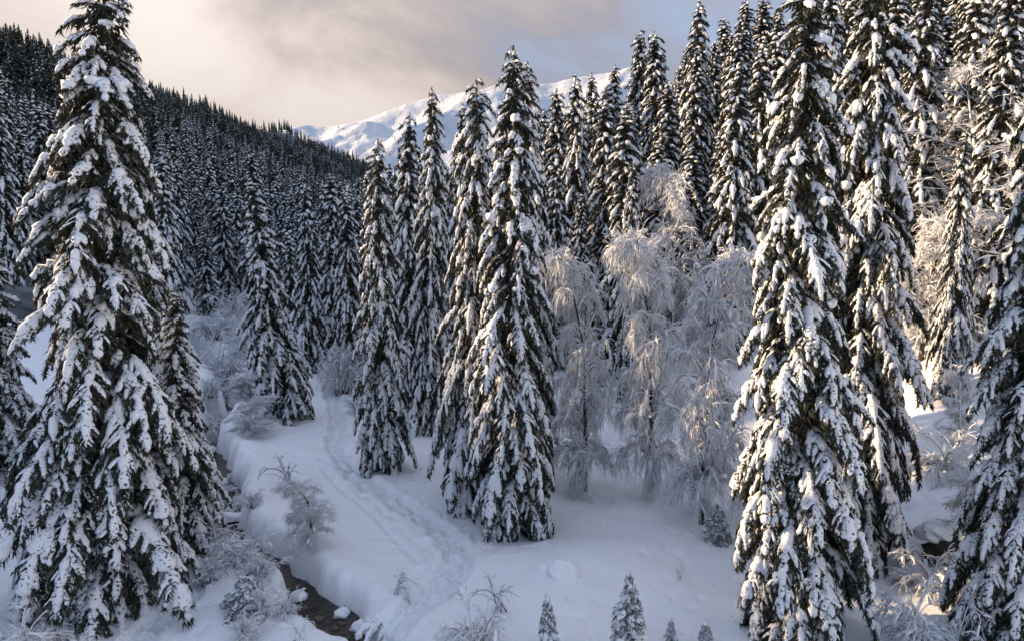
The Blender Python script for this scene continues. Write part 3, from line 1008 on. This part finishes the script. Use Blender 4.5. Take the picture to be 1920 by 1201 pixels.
def along(P, n, lo, hi, rg):
    """n start points on each of a batch of shoots, with tangents"""
    m, k, _ = P.shape
    u = rg.uniform(lo, hi, (m, n)) * (k - 1); i = np.clip(u.astype(int), 0, k - 2); f = (u - i)[..., None]
    r_ = np.arange(m)[:, None]
    p = P[r_, i] * (1 - f) + P[r_, i + 1] * f
    return p.reshape(-1, 3), norm(P[r_, i + 1] - P[r_, i]).reshape(-1, 3), (u / (k - 1)).ravel()


def leafless(seed, H, r0, n1, n2, n3, spread, bend=0.0, g1=0.12, g2=0.2, g3=0.3, elev=50, twig=0.014, frost=0.026, stems=0, low=0.22, l3=(0.35, 0.95), bare=0.0):
    """bent, frost-covered broadleaf tree (stems=0) or many-stemmed shrub (stems>0)"""
    rg = np.random.default_rng(seed)
    tb, wb, sb = Bag(), Bag(), Bag()
    if stems:
        az = rg.uniform(0, 6.28, stems); el = np.radians(rg.uniform(elev - 18, elev + 22, stems))
        D = np.stack([np.cos(az) * np.cos(el) + bend, np.sin(az) * np.cos(el), np.sin(el)], 1)
        P1 = shoots(rg.normal(0, 0.08 * spread, (stems, 3)) * np.array([1, 1, 0]) - UP * 0.15, D, spread * rg.uniform(0.6, 1.15, stems), 10, rg.uniform(0.6, 1.5, stems) * g1, 0.06, rg)
        L1 = np.full(stems, spread)
    else:
        k = 16; D0 = np.array([[0.05 * bend, 0, 1.0]]); pts = [np.array([0, 0, -0.4])]; d = D0[0]
        for i in range(k - 1):
            pts.append(pts[-1] + norm(d) * (H + 0.4) / (k - 1) * 1.04)
            d = norm(d + np.array([bend * 0.10 * (i / k) ** 1.5 * 3, 0, -abs(bend) * 0.09 * (i / k) ** 2 * 3]) + rg.normal(0, 0.045, 3))
        PT = np.array(pts)[None]
        rt = (r0 * (1 - np.linspace(0, 1, k)) ** 0.8 + 0.02)[None]
        tb.add(*tubes(PT, rt, 8))
        sb.add(*tubes(PT[:, 4:], rt[:, 4:] * 0.75, 5, 0.55))
        p0, t0, u0 = along(PT, n1, low, 1.0, rg)
        az = rg.uniform(0, 6.28, n1); el = np.radians(rg.uniform(elev - 18, elev + 18, n1))
        D = np.stack([np.cos(az) * np.cos(el), np.sin(az) * np.cos(el), np.sin(el)], 1) + 0.4 * t0
        L1 = spread * (1.15 - 0.75 * u0) * rg.uniform(0.6, 1.15, n1)
        P1 = shoots(p0, D, L1, 10, rg.uniform(0.6, 1.5, n1) * g1, 0.08, rg)
    w1 = np.linspace(1, 0.25, 10)[None]
    r1 = (0.014 + 0.0110 * L1)[:, None] * w1
    wb.add(*tubes(P1, r1, 4))
    s1 = np.maximum(r1 * 1.5, frost * 2.0) * rg.uniform(0.6, 1.35, r1.shape)
    sb.add(*tubes(P1[:, 1:], s1[:, 1:], 4, 0.75))
    p2, t2, u2 = along(P1, n2, 0.18, 1.0, rg)
    L2 = np.repeat(L1, n2) * (0.62 - 0.32 * u2) * rg.uniform(0.6, 1.2, len(p2))
    D2 = t2 + rg.normal(0, 0.65, p2.shape)
    P2 = shoots(p2, D2, L2, 7, rg.uniform(0.5, 1.5, len(p2)) * g2, 0.09, rg)
    r2 = (twig * 0.9 + 0.004 * L2)[:, None] * np.linspace(1, 0.4, 7)[None]
    wb.add(*tubes(P2, r2, 3))
    has = rg.random(len(P2)) > bare
    sb.add(*tubes(P2[has], frost * 1.15 * rg.uniform(0.5, 1.4, (has.sum(), 7)), 3, 0.7))
    p3, t3, u3 = along(P2, n3, 0.1, 1.0, rg)
    L3 = rg.uniform(l3[0], l3[1], len(p3)) * (1.1 - 0.5 * u3)
    P3 = shoots(p3, t3 + rg.normal(0, 0.6, p3.shape), L3, 5, rg.uniform(0.4, 1.6, len(p3)) * g3, 0.10, rg)
    half = rg.random(len(P3)) < 0.55 + 0.4 * bare
    wb.add(*tubes(P3[half], np.full((half.sum(), 5), twig * 0.7) * np.linspace(1, 0.4, 5)[None], 3))
    has = rg.random(len(P3)) > bare
    sb.add(*tubes(P3[has], frost * 0.75 * rg.uniform(0.5, 1.5, (has.sum(), 5)) * np.linspace(1.1, 0.5, 5)[None], 3, 0.5))
    # clots of snow held in the forks
    sel = rg.random(len(P2)) < 0.38
    for ax in P2[sel]:
        a = rg.integers(0, 3); w = rg.uniform(2.0, 5.5) * frost
        sb.add(*pad(ax[a:a + 4] + UP * frost, w, w * 0.8, rg, max(0.12, w), 5, gaps=0.0))
    out = {}
    for nm, bag, mat in (('trunk', tb, M_TWIG), ('stems' if stems else 'branches', wb, M_TWIG), ('snow', sb, M_FROST)):
        v, f = bag.get()
        if len(v): out[nm] = mesh_data('leafless_' + nm, v, f, True, mat)
    zmax = float(max(np.max(P1[..., 2]), np.max(P2[..., 2]))); rad = float(np.percentile(np.hypot(P3[..., 0], P3[..., 1]), 92))
    return out, zmax, rad


WEEP = leafless(71, 15, 0.22, 60, 9, 10, 4.4, bend=0.6, g1=0.20, g2=0.24, g3=0.30, elev=40, frost=0.038, l3=(0.5, 1.7), low=0.08)
WEEP2 = leafless(72, 14, 0.17, 40, 9, 9, 3.8, bend=-0.4, g1=0.18, g2=0.22, g3=0.28, elev=40, frost=0.034, low=0.10, l3=(0.4, 1.3))
BARE = leafless(73, 22, 0.30, 30, 12, 9, 7.0, bend=0.2, g1=0.06, g2=0.12, g3=0.18, elev=34, frost=0.030, low=0.25, bare=0.2, l3=(0.4, 1.4))
ARCH = leafless(74, 0, 0, 0, 10, 9, 6.0, stems=18, g1=0.24, g2=0.22, g3=0.25, elev=74, frost=0.034)
SHRUB = [leafless(75, 0, 0, 0, 9, 7, 3.2, stems=14, g1=0.19, g2=0.20, g3=0.25, elev=72, frost=0.022, twig=0.011, l3=(0.2, 0.6)),
         leafless(79, 4.0, 0.05, 46, 7, 6, 1.5, bend=0.5, g1=0.24, g2=0.22, g3=0.25, elev=32, frost=0.022, twig=0.012, low=0.05, l3=(0.2, 0.7)),
         leafless(77, 0, 0, 0, 6, 3, 2.6, stems=5, bend=0.5, g1=0.17, g2=0.13, g3=0.12, elev=64, frost=0.014, twig=0.012, bare=0.4, l3=(0.15, 0.4)),
         leafless(78, 0, 0, 0, 10, 8, 3.2, stems=16, g1=0.26, g2=0.22, g3=0.25, elev=58, frost=0.032, twig=0.012, l3=(0.2, 0.6))]
print('SHRUBS', [(round(v[1], 2), round(v[2], 2)) for v in [WEEP, WEEP2, BARE, ARCH] + SHRUB])


def leafless_at(px, top, y, variant, width, label, name='leafless_tree', cat='leafless tree', group=None, rot=None):
    x = x_at(px, y, 6.0); z0 = tz(x, y); h = max(1.0, z_top(top, y) - z0)
    sz = h / variant[1]; sx = width / (2 * variant[2])
    TREES.append((x, y, width * 0.4))
    return put(name, variant, (x, y, z0), rot if rot is not None else rnd.uniform(0, 6.28), sx, sz, label, cat, group)


def shrub_at(px, base, top, wpx, variant, label, name='shrub', cat='shrub', group=None, rot=None):
    x, y = ground_at(px, base)
    z0 = tz(x, y)
    for _ in range(6):
        x, y = ground_at(px, base, z0); z0 = 0.5 * z0 + 0.5 * tz(x, y)
    dist = math.hypot(y, CAM_Z)
    h = (base - top) / FPX * dist / math.cos(math.atan2(CAM_Z, y)) * 0.86
    w = wpx / FPX * dist
    return put(name, variant, (x, y, z0), rot if rot is not None else rnd.uniform(0, 6.28), w / (2 * variant[2]), h / variant[1], label, cat, group)


leafless_at(1222, 436, 61, WEEP, 6.6, 'pale frosted tree bowed into a snow-covered arch', rot=3.6)
leafless_at(1318, 470, 54, WEEP, 7.4, 'dense frosted weeping tree with dark trunk foot beside the huge sunlit spruce', rot=0.4)
leafless_at(1100, 470, 62.5, WEEP, 6.4, 'frosted tree with a dark leaning trunk right of the tallest middle spruce', rot=3.3)
leafless_at(1262, 305, 88, WEEP, 10.5, 'sunlit frosted tree with spreading crown higher on the slope', rot=1.9)
leafless_at(1192, 640, 74, WEEP2, 4.5, 'small frosted tree with a thin dark trunk on the open snow', rot=2.4)
leafless_at(1812, 75, 70, BARE, 15.0, 'large bare brown tree with thin snow on every branch at upper right', rot=1.0)
leafless_at(1720, 395, 67, WEEP, 8.0, 'hanging frosted tree between the huge spruces and the small lone spruce', rot=5.0)
leafless_at(1856, 605, 45, WEEP2, 4.6, 'tangled frosted tree against the dark spruce at the right edge', rot=3.0)
leafless_at(1800, 690, 55, WEEP2, 4.6, 'low frosted tree below the small lone spruce on the right', rot=4.4)
leafless_at(1700, 120, 84, BARE, 12.0, 'bare frosted tree behind the right flank of the second huge spruce', rot=2.2)
leafless_at(1905, 190, 62, BARE, 11.0, 'bare frosted tree beside the dark spruce at the right edge', rot=4.1)
for px, top, y, w, lab in ((436, 542, 128, 9.0, 'arched frosted bush highest in the blue shade of the valley'), (402, 585, 120, 8.5, 'arched frosted bush in blue shade next to the broad left spruce'),
                           (462, 612, 112, 7.5, 'round frosted bush in blue shade left of the lone mound spruce'), (425, 640, 106, 7.5, 'frosted bush in the middle of the shaded thicket above the stream'),
                           (640, 640, 96, 6.0, 'frosted bush under the bushy spruce behind the path')):
    leafless_at(px, top, y, ARCH, w, lab, 'shrub', 'shrub')
SH = [
    (585, 1012, 888, 100, 4, 'drooping frosted shrub standing alone on the snow right of the stream'),
    (553, 916, 842, 105, 2, 'thin arching bare shrub beside the trodden path'),
    (890, 1222, 1116, 140, 3, 'rounded twiggy shrub with a snow cap at the bottom edge'),
    (945, 1142, 1070, 110, 2, 'thin drooping shrub behind the snow-capped one at the bottom edge'),
    (738, 1112, 1066, 80, 2, 'small bare twigs sticking out of the snow beside the lower path'),
    (768, 1134, 1110, 34, 2, 'tiny bare twig tuft near the lower path'),
    (466, 812, 742, 95, 4, 'frosted shrub leaning over the upper stream left of the mound spruce'),
    (398, 700, 640, 90, 3, 'round frosted shrub at the top left of the streamside thicket'),
    (440, 706, 655, 80, 0, 'frosted shrub at the top of the streamside thicket'),
    (476, 712, 662, 80, 3, 'frosted shrub at the top right of the streamside thicket'),
    (392, 742, 690, 90, 0, 'frosted shrub in the streamside thicket beside the broad spruce'),
    (432, 752, 700, 90, 3, 'frosted shrub in the centre of the streamside thicket'),
    (470, 745, 692, 80, 1, 'frosted shrub at the right of the streamside thicket'),
    (408, 782, 735, 90, 3, 'low snow-laden shrub at the bottom of the streamside thicket'),
    (420, 968, 925, 80, 3, 'snow-matted branches lying across the stream above the log'),
    (474, 944, 905, 60, 0, 'frosted twigs at the stream bend above the log'),
    (415, 1048, 990, 110, 3, 'snow-matted brush over the stream just below the log'),
    (448, 1058, 1006, 110, 3, 'large heap of snowy brush bent over the stream'),
    (492, 1078, 1028, 80, 0, 'twiggy brush at the lower end of the streamside heap'),
    (492, 1160, 1085, 70, 0, 'frosted shrub behind the snow-capped young spruce on the left bank'),
    (455, 1200, 1145, 80, 0, 'low frosted shrub at the foot of the young spruce on the left bank'),
    (536, 1150, 1098, 56, 3, 'snow-laden twigs reaching over the dark water of the stream'),
    (560, 1212, 1165, 70, 2, 'bare twigs on the near stream bank at the bottom edge'),
    (45, 1228, 1143, 150, 3, 'shrub under a thick snow hood in the bottom left corner'),
    (25, 1100, 1000, 120, 2, 'dark shaded twigs at the left edge below the broad spruce'),
    (398, 1012, 962, 90, 3, 'snowy brush leaning out from under the broad spruce beside the log'),
    (452, 1030, 985, 80, 3, 'snow-matted twigs over the dark water right below the log'),
    (400, 1085, 1035, 90, 0, 'frosted twigs at the head of the small path on the left bank'),
    (418, 925, 885, 60, 3, 'snowy twigs hanging over the stream bend beside the broad spruce'),
    (1738, 1100, 1022, 130, 3, 'snowy fallen boughs before the dark root hollow on the right'),
    (1716, 1205, 1090, 130, 3, 'snow-loaded shrub right of the foot of the huge sunlit spruce'),
    (1800, 1205, 1085, 130, 2, 'hanging bare twigs at the bottom right'),
    (1848, 1015, 880, 130, 1, 'frosted shrub left of the dark spruce at the right edge'),
    (1768, 880, 790, 130, 3, 'snow-buried shrub right of the huge spruces'),
    (1385, 1135, 1080, 60, 2, 'dark twig tuft at the left foot of the huge sunlit spruce'),
    (1275, 1088, 1062, 26, 2, 'tiny dark plant poking out of the open snow'),
    (672, 775, 728, 90, 0, 'frosted shrub at the path edge under the bushy spruce'),
]
for px, b, t, w, v, lab in SH:
    shrub_at(px, b, t, w, SHRUB[v] if v < 4 else WEEP, lab)
for px, b, t, w, v, lab in ((458, 1142, 1076, 74, 0, 'young spruce under a round snow cap on the left stream bank'), (1030, 1222, 1122, 44, 1, 'small snowy spruce sapling at the bottom edge, left of a taller one'),
                            (1176, 1240, 1088, 66, 0, 'tallest spruce sapling at the bottom edge'), (1258, 1206, 1160, 26, 1, 'tiny sapling tip at the bottom edge, middle of three'),
                            (1325, 1214, 1166, 36, 1, 'tiny forked sapling tip at the bottom edge, nearest the huge spruce'), (1346, 1014, 942, 48, 0, 'dark spruce sapling under the frosted weeping tree')):
    var = (SAPLING[v][0], SAPLING[v][1], 0.95)
    shrub_at(px, b, t, w, var, lab, 'spruce_sapling', 'sapling')


# ------------------------------------------------------------------ stream stones, log, boulder, roots
def blob(seed, n=10, m=14, amp=0.25, flat=0.7, bottom=-0.5):
    rg = np.random.default_rng(seed)
    th = np.linspace(0.0, math.pi, n); ph = np.linspace(0, 2 * math.pi, m + 1)
    D = np.stack([np.sin(th)[:, None] * np.cos(ph), np.sin(th)[:, None] * np.sin(ph), np.cos(th)[:, None] * np.ones(m + 1)], -1)
    o = rg.uniform(0, 50)
    k = 1 + amp * (fbm(D[..., 0] * 2 + D[..., 2] * 1.3, D[..., 1] * 2 - D[..., 2] * 0.9, 1.0, 2, ox=o))
    V = D * k[..., None] * np.array([1, 1, flat])
    V[:, -1] = V[:, 0]
    V[..., 2] = np.maximum(V[..., 2], bottom)
    return V.reshape(-1, 3), grid_tris(n, m + 1)[:, ::-1]


stones = [mesh_data('stone', *blob(200 + i, 7, 9, 0.35, 0.6), True, M_STONE) for i in range(4)]
SPOTS = [(598, 1160), (628, 1178), (612, 1185), (650, 1196), (570, 1140), (640, 1168), (586, 1172), (664, 1188), (556, 1124), (420, 905), (440, 922), (410, 892), (432, 935), (455, 930), (398, 880), (446, 945), (415, 925), (530, 1102), (425, 950), (405, 870)]
for i, (px, py) in enumerate(SPOTS):
    x, y = ground_at(px, py, -0.68)
    o = link('stone', stones[i % 4], loc=(x, y, -0.69), label='dark wet stone lying in the shallow stream', cat='stone', group='stones in the stream bed')
    s_ = rnd.uniform(0.14, 0.34); o.scale = (s_ * rnd.uniform(0.9, 1.5), s_, s_); o.rotation_euler = (0, 0, rnd.uniform(0, 6.28))


def thing(name, loc, label, cat, rot=0.0):
    e = bpy.data.objects.new(name, None); COL.objects.link(e); e.location = loc; e.rotation_euler = (0, 0, rot); e['label'] = label; e['category'] = cat
    return e


def snow_log():
    x0, y0 = ground_at(385, 968, -0.4); x1, y1 = ground_at(490, 962, 0.1)
    rg = np.random.default_rng(301)
    e = thing('fallen_log', ((x0 + x1) / 2, (y0 + y1) / 2, 0), 'fallen log under a thick snow roll bridging the stream', 'log')
    a = np.array([x0 - (x0 + x1) / 2 - 0.5, y0 - (y0 + y1) / 2, -0.55]); b = np.array([x1 - (x0 + x1) / 2 + 0.5, y1 - (y0 + y1) / 2, -0.25])
    ax = a + (b - a) * np.linspace(0, 1, 14)[:, None]
    ax[:, 2] -= 0.12 * np.sin(np.linspace(0, math.pi, 14))
    v, f = tubes(ax[None], np.full((1, 14), 0.24), 9)
    link('trunk', mesh_data('log_trunk', v, f, True, M_BARK), e)
    v, f = pad(ax + UP * 0.15, 0.55, 0.50, rg, 0.22, 10, lump=0.14, gaps=0)
    link('snow', mesh_data('log_snow', v, f, True, M_GROUND), e)


def boulder():
    x, y = ground_at(1046, 1086, 0.5); z = tz(x, y)
    e = thing('boulder', (x, y, z - 0.42), 'boulder under a smooth round snow dome on the open snow', 'boulder')
    v, f = blob(305, 16, 26, 0.10, 0.62, -0.6); v = v * np.array([0.78, 0.75, 0.85])
    link('stone', mesh_data('boulder_stone', v, f, True, M_STONE), e)
    v, f = blob(306, 24, 40, 0.30, 0.8, -0.6); v = v * np.array([1.2, 1.0, 0.95]) + np.array([0, 0, 0.30])
    link('snow', mesh_data('boulder_snow', v, f, True, M_GROUND), e)


def root_plate():
    x, y = ground_at(1778, 1046, 2.0); z = tz(x, y)
    for _ in range(6):
        x, y = ground_at(1778, 1046, z); z = 0.5 * z + 0.5 * tz(x, y)
    e = thing('root_plate', (x, y, z), 'dark earthy root plate of a fallen tree under a snow hood on the right', 'root plate')
    v, f = blob(311, 14, 22, 0.30, 0.85, -0.7); v = v * np.array([1.5, 0.9, 1.25]) + np.array([0, 0, 0.55])
    link('soil', mesh_data('root_soil', v, f, True, M_SOIL), e)
    v, f = blob(312, 18, 30, 0.45, 0.8, -0.75); v = v * np.array([1.55, 0.95, 0.8]) + np.array([0.1, 0.55, 1.45])
    link('snow', mesh_data('root_snow', v, f, True, M_GROUND), e)
    rg = np.random.default_rng(313)
    for k in range(9):
        d = norm(np.array([[rg.uniform(-1, 1), -1.0, rg.uniform(-0.4, 0.7)]]))
        P_ = shoots(np.array([[rg.uniform(-0.8, 0.8), -0.5, rg.uniform(0.3, 1.1)]]), d, np.array([rg.uniform(0.8, 1.8)]), 7, np.array([0.18]), 0.15, rg)
        v, f = tubes(P_, np.linspace(0.06, 0.015, 7)[None], 5)
        link('root', mesh_data('root', v, f, True, M_TWIG), e)


def bank_roots():
    x, y = ground_at(712, 1168, 0.0)
    e = thing('bank_roots', (x, y, 0), 'snow-covered roots hanging down the stream bank at the bottom edge', 'roots')
    rg = np.random.default_rng(321)
    v, f = blob(322, 14, 24, 0.25, 0.5, -0.3); v = v * np.array([1.1, 0.9, 0.9]) + np.array([0.2, 0.1, 0.15])
    link('snow', mesh_data('bank_snow', v, f, True, M_GROUND), e)
    for k in range(5):
        st = np.array([[rg.uniform(-0.6, 0.7), -0.4 + rg.uniform(-0.2, 0.2), 0.30]])
        P_ = shoots(st, np.array([[rg.uniform(-1.3, 0.2), -0.75, 0.05]]), np.array([rg.uniform(0.9, 2.2)]), 9, np.array([rg.uniform(0.10, 0.22)]), 0.12, rg)
        v, f = tubes(P_, np.linspace(0.09, 0.04, 9)[None], 6)
        r_ = link('root', mesh_data('root', v, f, True, M_TWIG), e)
        v, f = pad(P_[0] + UP * 0.05, rg.uniform(0.10, 0.24), 0.15, rg, 0.16, 6, lump=0.6, gaps=0.2)
        link('snow', mesh_data('root_snow', v, f, True, M_GROUND), r_)


def capped_stones():
    for i, (px, py, s_) in enumerate(((408, 908, 0.8), (452, 940, 0.6), (392, 846, 0.7), (640, 1150, 0.45), (560, 1118, 0.5), (676, 1176, 0.5))):
        x, y = ground_at(px, py, -0.6)
        e = thing('boulder', (x, y, -0.72), ('snow-capped stone in the stream ' + ('beside the broad left spruce', 'at the bend above the log', 'under the upper bank', 'against the lumpy far bank', 'below the brush heap', 'next to the bank roots at the bottom edge')[i]), 'stone', rnd.uniform(0, 6))
        v, f = blob(330 + i, 9, 14, 0.3, 0.6, -0.5); link('stone', mesh_data('capped_stone', v * s_, f, True, M_STONE), e)
        v, f = blob(340 + i, 12, 18, 0.22, 0.7, -0.35); link('snow', mesh_data('stone_snow', v * s_ * np.array([1.1, 1.05, 1.0]) + UP * 0.32 * s_, f, True, M_GROUND), e)


capped_stones(); snow_log(); boulder(); root_plate(); bank_roots()


def snow_crumbs():
    """clods that dropped from the boughs or were kicked out of the track"""
    rg = np.random.default_rng(401); bag = Bag(); shapes = [blob(410 + i, 5, 6, 0.4, 0.8, -0.5) for i in range(5)]
    spots = []
    for (x, y, r) in TREES:
        if 36 < y < 75 and abs(x) < 32:
            for _ in range(26):
                a = rg.uniform(0, 6.28); q = r * rg.uniform(0.5, 1.7); spots.append((x + q * math.cos(a), y + q * math.sin(a), rg.uniform(0.04, 0.13)))
    for P_ in (PATH, PATH2):
        for (x, y) in P_:
            for _ in range(7):
                spots.append((x + rg.normal(0, 0.8), y + rg.normal(0, 0.8), rg.uniform(0.04, 0.12)))
    q = np.array(spots); z = terrain(q[:, 0], q[:, 1])
    for (x, y, r), zz in zip(spots, z):
        if zz < -0.5: continue
        v, f = shapes[rg.integers(0, 5)]
        bag.add(rotz(v, rg.uniform(0, 6.28)) * r * np.array([1.2, 1, 0.8]) + np.array([x, y, zz]), f)
    v, f = bag.get()
    link('snow_crumbs', mesh_data('snow_crumbs', v, f, True, M_GROUND), label='small clods of snow strewn on the snow under the trees and along the track', cat='snow', kind='stuff')


snow_crumbs()
